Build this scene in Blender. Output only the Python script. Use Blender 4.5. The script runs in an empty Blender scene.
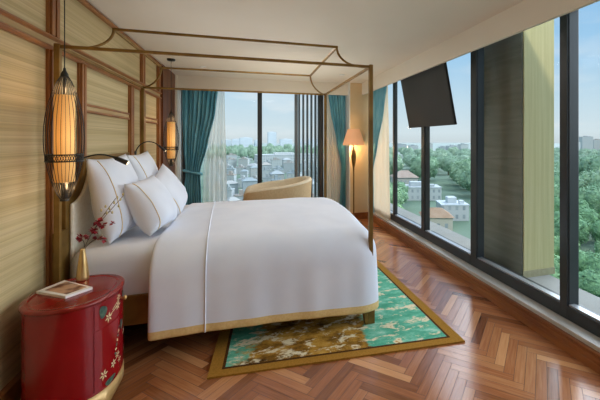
import bpy, bmesh, math, random
from mathutils import Vector, Matrix, noise
random.seed(7)
PI = math.pi
COL = bpy.context.scene.collection
C = lambda h: tuple((((int(h[i:i+2], 16)/255)+0.055)/1.055)**2.4 if int(h[i:i+2], 16) > 10 else int(h[i:i+2], 16)/255/12.92 for i in (0, 2, 4)) + (1,)

# ------------------------------------------------------------------ materials
def mat(name, col, rough=.6, metal=0., spec=.5, emit=None, estr=0.):
    m = bpy.data.materials.new(name); m.use_nodes = True
    b = m.node_tree.nodes['Principled BSDF']
    b.inputs['Base Color'].default_value = C(col) if isinstance(col, str) else col
    b.inputs['Roughness'].default_value = rough
    b.inputs['Metallic'].default_value = metal
    b.inputs['Specular IOR Level'].default_value = spec
    if emit:
        b.inputs['Emission Color'].default_value = C(emit); b.inputs['Emission Strength'].default_value = estr
    return m
def N(m, typ, **kw):
    n = m.node_tree.nodes.new(typ)
    for k, v in kw.items():
        if k in n.inputs: n.inputs[k].default_value = v
        else: setattr(n, k, v)
    return n
def L(m, a, ao, b, bi): m.node_tree.links.new(a.outputs[ao], b.inputs[bi])
def bsdf(m): return m.node_tree.nodes['Principled BSDF']
def noisy(name, c1, c2, scale=(5, 5, 5), rough=.6, bump=0., detail=4., metal=0., lo=.35, hi=.65, coord='Object', spec=.5, bdist=.01):
    """colour that wanders between c1 and c2 with a (stretched) noise"""
    m = mat(name, c1, rough, metal, spec)
    tc = N(m, 'ShaderNodeTexCoord'); mp = N(m, 'ShaderNodeMapping'); mp.inputs['Scale'].default_value = scale
    nz = N(m, 'ShaderNodeTexNoise'); nz.inputs['Scale'].default_value = 1; nz.inputs['Detail'].default_value = detail
    cr = N(m, 'ShaderNodeValToRGB'); e = cr.color_ramp.elements
    e[0].position = lo; e[1].position = hi; e[0].color = C(c1); e[1].color = C(c2)
    L(m, tc, coord, mp, 'Vector'); L(m, mp, 'Vector', nz, 'Vector'); L(m, nz, 'Fac', cr, 'Fac'); L(m, cr, 'Color', bsdf(m), 'Base Color')
    if bump:
        bp = N(m, 'ShaderNodeBump'); bp.inputs['Strength'].default_value = bump; bp.inputs['Distance'].default_value = bdist
        L(m, nz, 'Fac', bp, 'Height'); L(m, bp, 'Normal', bsdf(m), 'Normal')
    return m

M = {}
M['wood_trim'] = noisy('wood_trim', '824f28', 'a26c3a', (30, 3, 3), .4)
M['wood_trim_light'] = noisy('wood_trim_light', 'a98d5e', 'bfa578', (20, 2, 20), .5)
M['dark_wood'] = noisy('dark_wood', '5a3015', '74421f', (8, 8, 1.2), .4)
M['skirt_wood'] = noisy('skirt_wood', '7a4522', '9c6234', (12, 1.5, 12), .35)
M['ceiling'] = noisy('ceiling_paint', 'd9d0c0', 'ddd5c6', (1, 1, 1), .9)
M['pelmet'] = noisy('pelmet_paint', 'dcd4c4', 'e0d9ca', (1, 1, 1), .85)
M['beige_wall'] = noisy('beige_wall', 'cfb78e', 'd6bf98', (3, 3, 3), .8)
M['white_paint'] = noisy('white_paint', 'dcdcd8', 'e4e4e0', (2, 2, 2), .6)
M['sill'] = noisy('sill_stone', 'bcbab4', 'c6c4be', (6, 2, 6), .45)
M['frame'] = noisy('window_frame_metal', '35383a', '3d4042', (3, 3, 3), .4, metal=.3)
M['fin'] = noisy('fin_metal', '6a737a', '757e85', (3, 3, 3), .5)
M['frame_pale'] = noisy('window_bead_metal', 'a4a9ac', 'b2b7ba', (3, 3, 3), .35, metal=.5)
M['gold'] = noisy('antique_gold', '72531e', '88682e', (9, 9, 9), .5, metal=.3)
M['gilt'] = noisy('pale_gilt', 'c09a5c', 'd2b078', (12, 12, 12), .4, metal=.3)
M['gold_bright'] = noisy('brass', 'c8a266', 'd6b47c', (9, 9, 9), .3, metal=.7)
M['linen'] = noisy('white_linen', 'd9dfeb', 'e1e6f0', (3, 3, 3), .75, spec=.2, bump=.05)
M['sheet'] = noisy('white_sheet', 'dcdfe6', 'e3e5ea', (3, 3, 3), .8, spec=.2)
M['piping'] = noisy('pale_gold_piping', 'dfc48c', 'ead29e', (60, 60, 60), .6)
M['hem'] = noisy('gold_hem', 'd8b676', 'e2c488', (60, 60, 60), .6)
M['cream_pad'] = noisy('cream_upholstery', 'e6dcc6', 'eee6d4', (40, 40, 40), .8)
M['teal'] = noisy('teal_velvet', '529ab2', '78b6c6', (12, 12, 2), .6, bump=.05)
M['black'] = noisy('black_metal', '151412', '1d1c1a', (5, 5, 5), .45)
M['tv'] = noisy('tv_screen', '292a2a', '2e2f2f', (2, 2, 2), .6)
M['tv_back'] = mat('tv_bezel', '1a1a1a', .45)
M['lacquer'] = noisy('red_lacquer', '7c070f', '8c0c15', (4, 4, 4), .22)
M['lacquer_top'] = noisy('red_lacquer_top', '76140f', '881c16', (4, 4, 4), .18)
M['leaf_paint'] = noisy('painted_green', '27423c', '4c6a58', (60, 60, 60), .35)
M['petal_paint'] = noisy('painted_petal', 'd8c08a', 'e6d6a8', (60, 60, 60), .4)
M['petal_core'] = mat('painted_core', 'b05a50', .4)
M['red_petal'] = noisy('red_petal', '7d0c1c', 'a5182a', (40, 40, 40), .6)
M['stem'] = noisy('stem', '4a3a24', '5e4c30', (20, 20, 20), .7)
M['bud'] = noisy('pale_bud', 'b9ab78', 'cdc08e', (40, 40, 40), .6)
M['paper'] = noisy('paper', 'e9e6e0', 'f0eee8', (30, 30, 300), .7)
M['chair_tan'] = noisy('chair_outer_fabric', 'bfa57c', 'cdb48c', (60, 60, 60), .8)
M['chair_cream'] = noisy('chair_inner_fabric', 'dccfb4', 'e6dac0', (60, 60, 60), .8)
M['trunk'] = noisy('bark', '54452f', '675840', (5, 5, 2), .9)

def wallcover():
    m = noisy('grasscloth', 'b29e70', 'cbb88c', (1, .14, 24), .55, detail=6., lo=.34, hi=.68)
    nt = m.node_tree
    # fine horizontal threads over the broad streaks
    tc = N(m, 'ShaderNodeTexCoord'); mp = N(m, 'ShaderNodeMapping'); mp.inputs['Scale'].default_value = (2, .6, 170)
    nz = N(m, 'ShaderNodeTexNoise'); nz.inputs['Scale'].default_value = 1; nz.inputs['Detail'].default_value = 2
    L(m, tc, 'Object', mp, 'Vector'); L(m, mp, 'Vector', nz, 'Vector')
    mx = N(m, 'ShaderNodeMix', data_type='RGBA', blend_type='OVERLAY'); mx.inputs[0].default_value = .42
    cr = [n for n in nt.nodes if n.type == 'VALTORGB'][0]
    L(m, cr, 'Color', mx, 6); L(m, nz, 'Fac', mx, 7); L(m, mx, 2, bsdf(m), 'Base Color')
    return m
M['cloth_wall'] = wallcover()

def floor_mat():
    m = mat('herringbone_oak', '8a5232', .3, spec=.9)
    at = N(m, 'ShaderNodeAttribute'); at.attribute_name = 'tone'
    uv = N(m, 'ShaderNodeUVMap'); uv.uv_map = 'grain'
    mp = N(m, 'ShaderNodeMapping'); mp.inputs['Scale'].default_value = (5, 80, 1)
    nz = N(m, 'ShaderNodeTexNoise'); nz.inputs['Scale'].default_value = 1; nz.inputs['Detail'].default_value = 5
    L(m, uv, 'UV', mp, 'Vector'); L(m, mp, 'Vector', nz, 'Vector')
    cr = N(m, 'ShaderNodeValToRGB'); e = cr.color_ramp.elements
    e[0].color = C('522a12'); e[1].color = C('c68e5e'); e[0].position = 0.; e[1].position = 1.
    k = cr.color_ramp.elements.new(.5); k.color = C('9a5f39')
    ma = N(m, 'ShaderNodeMath', operation='MULTIPLY_ADD'); ma.inputs[1].default_value = .5; 
    mb = N(m, 'ShaderNodeMath', operation='SUBTRACT'); mb.inputs[1].default_value = .25
    L(m, nz, 'Fac', ma, 0); L(m, at, 'Fac', ma, 2); L(m, ma, 'Value', mb, 0); L(m, mb, 'Value', cr, 'Fac'); L(m, cr, 'Color', bsdf(m), 'Base Color')
    bp = N(m, 'ShaderNodeBump'); bp.inputs['Strength'].default_value = .08; bp.inputs['Distance'].default_value = .002
    L(m, nz, 'Fac', bp, 'Height'); L(m, bp, 'Normal', bsdf(m), 'Normal')
    rr = N(m, 'ShaderNodeMapRange'); rr.inputs['To Min'].default_value = .13; rr.inputs['To Max'].default_value = .27
    L(m, nz, 'Fac', rr, 'Value'); L(m, rr, 'Result', bsdf(m), 'Roughness')
    return m
M['floor'] = floor_mat()
M['floor_gap'] = mat('floor_gap', '2a150b', .7)

def rug_mat():
    m = mat('rug_pile', '3f9a7a', .95, spec=.1)
    tc = N(m, 'ShaderNodeTexCoord')
    def nz(scale, detail, loc=(0, 0, 0), rough=.6, dist=0.):
        mp = N(m, 'ShaderNodeMapping'); mp.inputs['Scale'].default_value = scale; mp.inputs['Location'].default_value = loc
        n = N(m, 'ShaderNodeTexNoise'); n.inputs['Scale'].default_value = 1; n.inputs['Detail'].default_value = detail; n.inputs['Roughness'].default_value = rough
        n.inputs['Distortion'].default_value = dist
        L(m, tc, 'Object', mp, 'Vector'); L(m, mp, 'Vector', n, 'Vector'); return n
    def ramp(src, out, stops, interp='LINEAR'):
        r = N(m, 'ShaderNodeValToRGB'); r.color_ramp.interpolation = interp
        el = r.color_ramp.elements
        el[0].position, el[0].color = stops[0][0], C(stops[0][1]); el[1].position, el[1].color = stops[-1][0], C(stops[-1][1])
        for p, c in stops[1:-1]:
            x = el.new(p); x.color = C(c)
        L(m, src, out, r, 'Fac'); return r
    big = nz((1.7, 1.7, 1), 3, (3.1, 1.4, 0))
    sep = N(m, 'ShaderNodeSeparateXYZ'); L(m, tc, 'Object', sep, 'Vector')
    # green towards the foot of the bed (+x), a patch at the -x end, gold between
    gx = N(m, 'ShaderNodeValToRGB'); el = gx.color_ramp.elements
    el[0].position = .04; el[0].color = (.66, .66, .66, 1); el[1].position = .95; el[1].color = (.95, .95, .95, 1)
    for p, v in ((.14, .56), (.26, .12), (.58, .14), (.70, .8)):
        q = el.new(p); q.color = (v, v, v, 1)
    mr = N(m, 'ShaderNodeMapRange'); mr.inputs['From Min'].default_value = -.26; mr.inputs['From Max'].default_value = 1.5
    L(m, sep, 'X', mr, 'Value'); L(m, mr, 'Result', gx, 'Fac')
    fine = nz((9, 14, 1), 6, (0, 2, 0), .65)
    a1 = N(m, 'ShaderNodeMath', operation='MULTIPLY_ADD'); a1.inputs[1].default_value = 1.1
    L(m, big, 'Fac', a1, 0); L(m, gx, 'Color', a1, 2)
    a2 = N(m, 'ShaderNodeMath', operation='MULTIPLY_ADD'); a2.inputs[1].default_value = .8
    L(m, fine, 'Fac', a2, 0); L(m, a1, 'Value', a2, 2)
    fac = ramp(a2, 'Value', [(0., '000000'), (1., 'ffffff')])
    mm = N(m, 'ShaderNodeMapRange'); mm.inputs['From Min'].default_value = 1.36; mm.inputs['From Max'].default_value = 1.48
    L(m, a2, 'Value', mm, 'Value')
    f2 = nz((20, 20, 1), 5)
    gold = ramp(nz((5, 8, 1), 8, (1, 5, 0), .7), 'Fac', [(.34, '3c2810'), (.45, '7e5a20'), (.56, 'b08434'), (.7, 'c8a258')])
    green = ramp(nz((5, 10, 1), 8, (7, 1, 0), .7), 'Fac', [(.3, '3a8a6c'), (.5, '58a588'), (.6, '7cbba0'), (.7, 'b8d2c0')])
    mx = N(m, 'ShaderNodeMix', data_type='RGBA'); L(m, mm, 'Result', mx, 0); L(m, gold, 'Color', mx, 6); L(m, green, 'Color', mx, 7)
    cm = N(m, 'ShaderNodeMapRange'); cm.inputs['From Min'].default_value = .53; cm.inputs['From Max'].default_value = .585
    cn = nz((7, 12, 1), 8, (4, 9, 0), .68, .3); L(m, cn, 'Fac', cm, 'Value')
    mx2 = N(m, 'ShaderNodeMix', data_type='RGBA'); mx2.inputs[7].default_value = C('d8ccaa')
    L(m, cm, 'Result', mx2, 0); L(m, mx, 2, mx2, 6)
    gm = N(m, 'ShaderNodeMapRange'); gm.inputs['From Min'].default_value = .645; gm.inputs['From Max'].default_value = .67
    L(m, cn, 'Fac', gm, 'Value')
    mx3 = N(m, 'ShaderNodeMix', data_type='RGBA'); mx3.inputs[7].default_value = C('b58540')
    L(m, gm, 'Result', mx3, 0); L(m, mx2, 2, mx3, 6)
    L(m, mx3, 2, bsdf(m), 'Base Color')
    bp = N(m, 'ShaderNodeBump'); bp.inputs['Strength'].default_value = .25; bp.inputs['Distance'].default_value = .004
    L(m, f2, 'Fac', bp, 'Height'); L(m, bp, 'Normal', bsdf(m), 'Normal')
    return m
M['rug'] = rug_mat()
M['rug_border'] = noisy('rug_border', '8c6424', '9e722e', (80, 80, 80), .95, spec=.1)
M['rug_line'] = noisy('rug_line', '3f2610', '503216', (80, 80, 80), .95, spec=.1)

def glass_mat():
    m = bpy.data.materials.new('window_glass'); m.use_nodes = True; nt = m.node_tree; nt.nodes.clear()
    o = N(m, 'ShaderNodeOutputMaterial'); t = N(m, 'ShaderNodeBsdfTransparent'); t.inputs['Color'].default_value = (.985, .99, .99, 1)
    g = N(m, 'ShaderNodeBsdfGlossy'); g.inputs['Roughness'].default_value = .02; g.inputs['Color'].default_value = (.8, .8, .8, 1)
    f = N(m, 'ShaderNodeLayerWeight'); f.inputs['Blend'].default_value = .5
    pw = N(m, 'ShaderNodeMath', operation='POWER'); pw.inputs[1].default_value = 5.; L(m, f, 'Facing', pw, 0)
    ma = N(m, 'ShaderNodeMath', operation='MULTIPLY_ADD'); ma.inputs[1].default_value = .04; ma.inputs[2].default_value = .003; L(m, pw, 'Value', ma, 0)
    mx = N(m, 'ShaderNodeMixShader'); L(m, ma, 'Value', mx, 'Fac'); L(m, t, 'BSDF', mx, 1); L(m, g, 'BSDF', mx, 2); L(m, mx, 'Shader', o, 'Surface')
    return m
M['glass'] = glass_mat()
def sheer_mat(name, col, tr):
    m = bpy.data.materials.new(name); m.use_nodes = True; nt = m.node_tree; nt.nodes.clear()
    o = N(m, 'ShaderNodeOutputMaterial'); d = N(m, 'ShaderNodeBsdfDiffuse'); t = N(m, 'ShaderNodeBsdfTranslucent'); p = N(m, 'ShaderNodeBsdfTransparent')
    d.inputs['Color'].default_value = C(col); t.inputs['Color'].default_value = C(col)
    a = N(m, 'ShaderNodeMixShader'); a.inputs['Fac'].default_value = .55; b = N(m, 'ShaderNodeMixShader'); b.inputs['Fac'].default_value = tr
    tc = N(m, 'ShaderNodeTexCoord'); nz = N(m, 'ShaderNodeTexNoise'); nz.inputs['Scale'].default_value = 9
    mr = N(m, 'ShaderNodeMapRange'); mr.inputs['To Min'].default_value = tr*.8; mr.inputs['To Max'].default_value = tr*1.2
    L(m, tc, 'Object', nz, 'Vector'); L(m, nz, 'Fac', mr, 'Value'); L(m, mr, 'Result', b, 'Fac')
    L(m, d, 'BSDF', a, 1); L(m, t, 'BSDF', a, 2); L(m, a, 'Shader', b, 1); L(m, p, 'BSDF', b, 2); L(m, b, 'Shader', o, 'Surface')
    return m
M['sheer'] = sheer_mat('sheer_fabric', 'ece6d8', .4)
M['curtain_cream'] = sheer_mat('cream_lining', 'dccaae', .05)
def shade_mat(name, col, emit, strg, zf):
    """pleated paper shade lit from inside, brightest around its middle"""
    m = mat(name, col, .8)
    tc = N(m, 'ShaderNodeTexCoord'); sp = N(m, 'ShaderNodeSeparateXYZ'); L(m, tc, 'Generated', sp, 'Vector')
    cr = N(m, 'ShaderNodeValToRGB'); el = cr.color_ramp.elements
    el[0].color = (zf[0],)*3+(1,); el[1].color = (zf[2],)*3+(1,); q = el.new(.5); q.color = (zf[1],)*3+(1,)
    ml = N(m, 'ShaderNodeMath', operation='MULTIPLY'); ml.inputs[1].default_value = strg
    L(m, sp, 'Z', cr, 'Fac'); L(m, cr, 'Color', ml, 0); L(m, ml, 'Value', bsdf(m), 'Emission Strength')
    bsdf(m).inputs['Emission Color'].default_value = C(emit)
    return m
M['pendant_shade'] = shade_mat('pendant_shade', 'e0bc88', 'ffcb7c', .85, (.42, 1., .48))
M['pendant_pleat'] = shade_mat('pendant_pleat', 'c49458', 'f2a54e', .5, (.45, 1., .5))  # alternate pleat faces, shading of the folds put into colour and glow
M['floor_shade'] = shade_mat('floor_shade', 'd8a884', 'ffab6e', .35, (1., .6, .6))
M['lens'] = mat('downlight_lens', 'd8d2c6', .5, emit='ffe6c0', estr=.15)
M['bulb'] = mat('bulb', 'fff2d8', .5, emit='ffe2ae', estr=2.2)

# ------------------------------------------------------------------ mesh helpers
class MB:
    def __init__(s): s.v = []; s.f = []; s.m = []; s.sm = []
    def add(s, vs, fs, mi=0, smooth=False):
        o = len(s.v); s.v += [tuple(p) for p in vs]
        for f in fs: s.f.append([i+o for i in f]); s.m.append(mi); s.sm.append(smooth)
        return s
    def box(s, a, b, mi=0):
        (x0, y0, z0), (x1, y1, z1) = a, b
        return s.add([(x0, y0, z0), (x1, y0, z0), (x1, y1, z0), (x0, y1, z0), (x0, y0, z1), (x1, y0, z1), (x1, y1, z1), (x0, y1, z1)],
                     [(0, 3, 2, 1), (4, 5, 6, 7), (0, 1, 5, 4), (1, 2, 6, 5), (2, 3, 7, 6), (3, 0, 4, 7)], mi)
    def prism(s, poly, axis, a, b, mi=0):
        """extrude a 2-d polygon along an axis (0: poly is y,z; 1: x,z; 2: x,y)"""
        def P(p, t): return [(t, p[0], p[1]), (p[0], t, p[1]), (p[0], p[1], t)][axis]
        n = len(poly)
        vs = [P(p, a) for p in poly]+[P(p, b) for p in poly]
        fs = [list(range(n))[::-1], [n+i for i in range(n)]]+[(i, (i+1) % n, n+(i+1) % n, n+i) for i in range(n)]
        return s.add(vs, fs, mi)
    def tube(s, pts, r, n=8, mi=0, cap=True, smooth=True, closed=False):
        pts = [Vector(p) for p in pts]; k = len(pts); rs = r if isinstance(r, (list, tuple)) else [r]*k
        vs = []; up = None
        for i, p in enumerate(pts):
            if closed: t = pts[(i+1) % k]-pts[i-1]
            else: t = pts[min(i+1, k-1)]-pts[max(i-1, 0)]
            t.normalize()
            if up is None: up = Vector((0, 0, 1)) if abs(t.z) < .9 else Vector((1, 0, 0))
            a = t.cross(up)
            if a.length < 1e-4: a = t.cross(Vector((.3, .9, .2)))
            a.normalize(); b = a.cross(t).normalized(); up = b
            for j in range(n):
                w = 2*PI*(j+.5)/n; vs.append(p+(a*math.cos(w)+b*math.sin(w))*rs[i])
        fs = []
        for i in range(k if closed else k-1):
            for j in range(n):
                q = (i+1) % k
                fs.append((i*n+j, i*n+(j+1) % n, q*n+(j+1) % n, q*n+j))
        s.add(vs, fs, mi, smooth)
        if cap and not closed:
            s.add(vs[:n], [list(range(n))[::-1]], mi); s.add(vs[-n:], [list(range(n))], mi)
        return s
    def lathe(s, prof, n=24, c=(0, 0, 0), mi=0, smooth=True, flute=0., nf=0):
        vs = []
        for r, z in prof:
            for j in range(n):
                w = 2*PI*j/n; q = r*(1+flute*(1 if j % 2 else -1)) if flute else r
                vs.append((c[0]+q*math.cos(w), c[1]+q*math.sin(w), c[2]+z))
        fs = [(i*n+j, i*n+(j+1) % n, (i+1)*n+(j+1) % n, (i+1)*n+j) for i in range(len(prof)-1) for j in range(n)]
        s.add(vs, fs, mi, smooth and not flute)
        if prof[0][0] > 1e-4: s.add(vs[:n], [list(range(n))[::-1]], mi)
        if prof[-1][0] > 1e-4: s.add(vs[-n:], [list(range(n))], mi)
        return s
    def build(s, name, mats, parent=None, bevel=0., subsurf=0, recalc=True):
        me = bpy.data.meshes.new(name); me.from_pydata(s.v, [], s.f)
        mats = mats if isinstance(mats, (list, tuple)) else [mats]
        for m in mats: me.materials.append(m)
        for p, mi, sm in zip(me.polygons, s.m, s.sm): p.material_index = mi; p.use_smooth = sm
        if recalc:
            bm = bmesh.new(); bm.from_mesh(me); bmesh.ops.recalc_face_normals(bm, faces=bm.faces[:]); bm.to_mesh(me); bm.free()
        o = bpy.data.objects.new(name, me); COL.objects.link(o)
        if parent: put(o, parent)
        if bevel:
            b = o.modifiers.new('bevel', 'BEVEL'); b.width = bevel; b.segments = 2; b.limit_method = 'ANGLE'; b.angle_limit = .7
        if subsurf:
            b = o.modifiers.new('sub', 'SUBSURF'); b.levels = subsurf; b.render_levels = subsurf
        return o
def put(o, parent):
    """parent o, whose mesh is in world coordinates, under an Empty/mesh that has been placed already"""
    o.parent = parent
    w = Matrix.Identity(4); p = parent
    while p: w = p.matrix_parent_inverse @ p.matrix_basis @ w; p = p.parent
    o.matrix_parent_inverse = w.inverted()
def tag(o, label=None, cat=None, group=None, kind=None):
    if label: o['label'] = label
    if cat: o['category'] = cat
    if group: o['group'] = group
    if kind: o['kind'] = kind
    return o
def empty(name, loc=(0, 0, 0)):
    o = bpy.data.objects.new(name, None); o.location = loc; o.empty_display_size = .05; COL.objects.link(o); return o
def thing(name, loc, label, cat, group=None): return tag(empty(name, loc), label, cat, group)
def struct(name, mb, m, parent=None, bevel=0.):
    o = mb.build(name, m, parent, bevel)
    if not parent: o['kind'] = 'structure'
    return o
def copy_tree(o, parent=None):
    c = o.copy(); COL.objects.link(c)
    if parent: c.parent = parent; c.matrix_parent_inverse = o.matrix_parent_inverse.copy()
    for ch in list(o.children): copy_tree(ch, c)
    return c

# ------------------------------------------------------------------ camera
cd = bpy.data.cameras.new('camera'); cam = bpy.data.objects.new('camera', cd); COL.objects.link(cam)
F, PX, PY, CH = 350., 359., 140., 1.5
cd.sensor_width = 36; cd.sensor_fit = 'HORIZONTAL'; cd.lens = F/600*36
cd.shift_x = (300-PX)/600; cd.shift_y = -(200-PY)/600
cd.clip_start = .02; cd.clip_end = 20000
YAW = math.atan2(108, 350)
cam.location = (0, 0, CH); cam.rotation_euler = (PI/2, 0, -YAW)
bpy.context.scene.camera = cam

# ------------------------------------------------------------------ room shell
XL, CE, YB, XR = -1.25, 2.58, 6.75, 2.33          # left wall, ceiling, back window plane, right glass plane
PYB, PXR, PZ = 6.47, 2.02, 2.356                  # pelmets
YR = -1.7                                         # rear of the room, behind the camera
def floor():
    w, Ln = .062, .44
    verts = []; faces = []; tone = []; uvs = []
    def plank(a0, b0, a1, b1, horiz):
        g = .0012; q = []
        for a, b in ((a0+g, b0+g), (a1-g, b0+g), (a1-g, b1-g), (a0+g, b1-g)):
            q.append(((a-b)/math.sqrt(2)+.98, (a+b)/math.sqrt(2), 0.))
        cx = sum(p[0] for p in q)/4; cy = sum(p[1] for p in q)/4
        if not (XL-.1 < cx < 2.3 and YR-.1 < cy < 6.95): return
        o = len(verts); verts.extend(q); faces.append((o, o+1, o+2, o+3))
        t = min(max(random.gauss(.55, .15), .1), .98); tone.append(t)
        u0, v0 = random.random()*50, random.random()*50
        l = [(u0, v0), (u0+Ln, v0), (u0+Ln, v0+w), (u0, v0+w)] if horiz else [(u0, v0), (u0, v0+w), (u0+Ln, v0+w), (u0+Ln, v0)]
        uvs.append(l)
    for r in range(-14, 14):
        for k in range(-190, 190):
            a, b = k*w+r*Ln, k*w-r*Ln
            plank(a, b, a+Ln, b+w, True)
            plank(a+Ln, b+w-Ln, a+Ln+w, b+w, False)
    nv = len(verts)
    verts.extend([(XL-.1, YR-.1, -.004), (XR+.1, YR-.1, -.004), (XR+.1, 6.95, -.004), (XL-.1, 6.95, -.004),
                  (XL-.1, YR-.1, -.2), (XR+.1, YR-.1, -.2), (XR+.1, 6.95, -.2), (XL-.1, 6.95, -.2)])
    for f in ((0, 1, 2, 3), (7, 6, 5, 4), (0, 4, 5, 1), (1, 5, 6, 2), (2, 6, 7, 3), (3, 7, 4, 0)): faces.append(tuple(nv+i for i in f))
    me = bpy.data.meshes.new('floor'); me.from_pydata(verts, [], faces)
    me.materials.append(M['floor']); me.materials.append(M['floor_gap'])
    at = me.attributes.new('tone', 'FLOAT', 'FACE'); ul = me.uv_layers.new(name='grain')
    for i, p in enumerate(me.polygons):
        if i < len(tone):
            at.data[i].value = tone[i]
            for li, uv in zip(p.loop_indices, uvs[i]): ul.data[li].uv = uv
        else: p.material_index = 1
    o = bpy.data.objects.new('floor', me); COL.objects.link(o); o['kind'] = 'structure'
floor()
struct('ceiling', MB().box((XL-.1, YR-.1, CE), (2.55, 6.95, CE+.2)), M['ceiling'])
struct('wall_left', MB().box((XL-.2, YR-.1, 0), (XL, 6.95, CE)), M['cloth_wall'])
struct('wall_rear', MB().box((XL, YR-.15, 0), (2.0, YR, CE)).box((2.0, YR-.15, 2.4), (2.55, YR, CE)), M['dark_wood'])
struct('baseboard_left', MB().box((XL, YR, 0), (XL+.018, 5.56, .15)).prism([(XL, .15), (XL+.022, .15), (XL+.022, .175), (XL+.008, .19), (XL, .19)], 1, YR, 5.56), M['wood_trim'])
def trim(i, mb, m=None): return struct('trim_%d' % i, mb, m or M['wood_trim'])
def stile(y0, y1, z0, z1):
    w = y1-y0
    return MB().box((XL, y0, z0), (XL+.016, y1, z1)).box((XL+.016, y0+.012, z0), (XL+.03, y0+w*.42, z1)).box((XL+.016, y1-w*.42, z0), (XL+.03, y1-.012, z1))
k = 1
for y0, y1, z0, z1 in ((2.72, 2.835, .19, 2.08), (3.14, 3.24, .19, 2.08), (4.28, 4.40, .19, 2.08), (4.69, 4.83, .19, 2.08), (5.45, 5.59, .19, 2.08),
                       (.75, .86, .19, 2.08), (2.72, 2.84, 2.178, 2.55), (4.69, 4.83, 2.178, 2.55), (5.45, 5.59, 2.178, 2.55), (.75, .86, 2.178, 2.55)):
    trim(k, stile(y0, y1, z0, z1)); k += 1
def hrail(z0, z1, d, y0=YR, y1=5.6): return MB().prism([(XL, z0), (XL+d*.6, z0), (XL+d, z0+(z1-z0)*.35), (XL+d, z0+(z1-z0)*.65), (XL+d*.6, z1), (XL, z1)], 1, y0, y1)
trim(k, hrail(2.08, 2.112, .034)); k += 1
trim(k, MB().box((XL, YR, 2.112), (XL+.014, 5.6, 2.15)), M['wood_trim_light']); k += 1
trim(k, hrail(2.15, 2.178, .038)); k += 1
trim(k, hrail(2.55, CE, .045)); k += 1
for y0, y1 in ((3.24, 4.28), (4.83, 5.45)):
    trim(k, hrail(1.768, 1.788, .02, y0, y1), M['wood_trim']); k += 1
    trim(k, MB().box((XL, y0, 1.738), (XL+.01, y1, 1.768)), M['wood_trim_light']); k += 1
    trim(k, hrail(1.716, 1.738, .02, y0, y1), M['wood_trim']); k += 1
trim(k, MB().box((XL, 5.6, 0), (XL+.05, 6.44, CE)), M['dark_wood']); k += 1
# return wall at the back left, white lining, pelmets
struct('wall_back', MB().box((XL, 6.44, 0), (XL+.05, 6.75, CE)).box((XL+.05, 6.62, 0), (XL+.1, 6.75, CE)).box((XL, 6.75, 0), (-1.13, 6.95, CE)), M['white_paint'])
trim(k, MB().box((XL+.05, 6.42, 0), (XL+.075, 6.47, CE)), M['pelmet']); k += 1
trim(k, MB().box((XL+.05, PYB, PZ), (PXR+.03, PYB+.035, CE)).box((PXR, YR, PZ), (PXR+.03, PYB, CE)), M['pelmet']); k += 1
# corner column
struct('wall_corner', MB().box((1.79, 6.36, 0), (2.2, 6.95, CE)), M['beige_wall'])
trim(k, MB().box((1.775, 6.36, 0), (1.79, 6.75, CE)), M['white_paint']); k += 1
struct('baseboard_corner', MB().box((1.79, 6.345, 0), (2.15, 6.36, .12)), M['skirt_wood'])
# low wall under the right hand windows
struct('wall_right', MB().box((2.17, YR, 0), (2.55, 6.95, .135)), M['sill'])
trim(k, MB().box((2.165, YR, .135), (2.42, 6.8, .15)), M['sill']); k += 1
struct('baseboard_right', MB().prism([(2.17, 0), (2.13, 0), (2.13, .05), (2.142, .056), (2.142, .062), (2.136, .066), (2.136, .082), (2.15, .088), (2.15, .094), (2.145, .098), (2.145, .11), (2.152, .115), (2.17, .115)], 1, YR, 6.34), M['skirt_wood'])

# ------------------------------------------------------------------ windows
WB = empty('window_1', (.3, YB, 0)); WB['kind'] = 'structure'
def bframe(x0, x1, nm='mullion'): return MB().box((x0, YB-.06, .02), (x1, YB+.08, CE)).build(nm, M['frame'], WB, .004)
for x0, x1 in ((-1.13, -1.07), (.115, .195), (.80, .855), (1.25, 1.345), (1.76, 1.80)): bframe(x0, x1) if x0 != .80 else MB().box((x0, YB-.02, .02), (x1, YB+.08, CE)).build('mullion', M['fin'], WB, .004)
MB().box((-1.13, YB-.06, .0), (1.80, YB+.08, .09)).build('bottom_rail', M['frame'], WB, .004)
MB().box((-1.13, YB-.06, 2.5), (1.80, YB+.08, CE)).build('top_rail', M['frame'], WB, .004)
for x0, x1 in ((-1.07, .115), (.195, .80), (.855, 1.25), (1.345, 1.76)):
    MB().box((x0, YB+.01, .09), (x1, YB+.018, 2.5)).build('pane', M['glass'], WB)
# upright fins outside the right hand pane
fs = thing('sunshade_screen', (1.05, YB+.28, -.4), 'grey upright metal fins outside the back window beside the corner', 'sunshade')
for i in range(5):
    x = .915+i*.0815
    MB().box((x-.014, YB+.2, -.4), (x+.014, YB+.32, 3.6)).build('fin', M['fin'], fs)
MB().box((.86, YB+.2, 3.6), (1.3, YB+.32, 3.68)).build('rail', M['fin'], fs); MB().box((.86, YB+.2, -.48), (1.3, YB+.32, -.4)).build('rail', M['fin'], fs)

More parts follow.
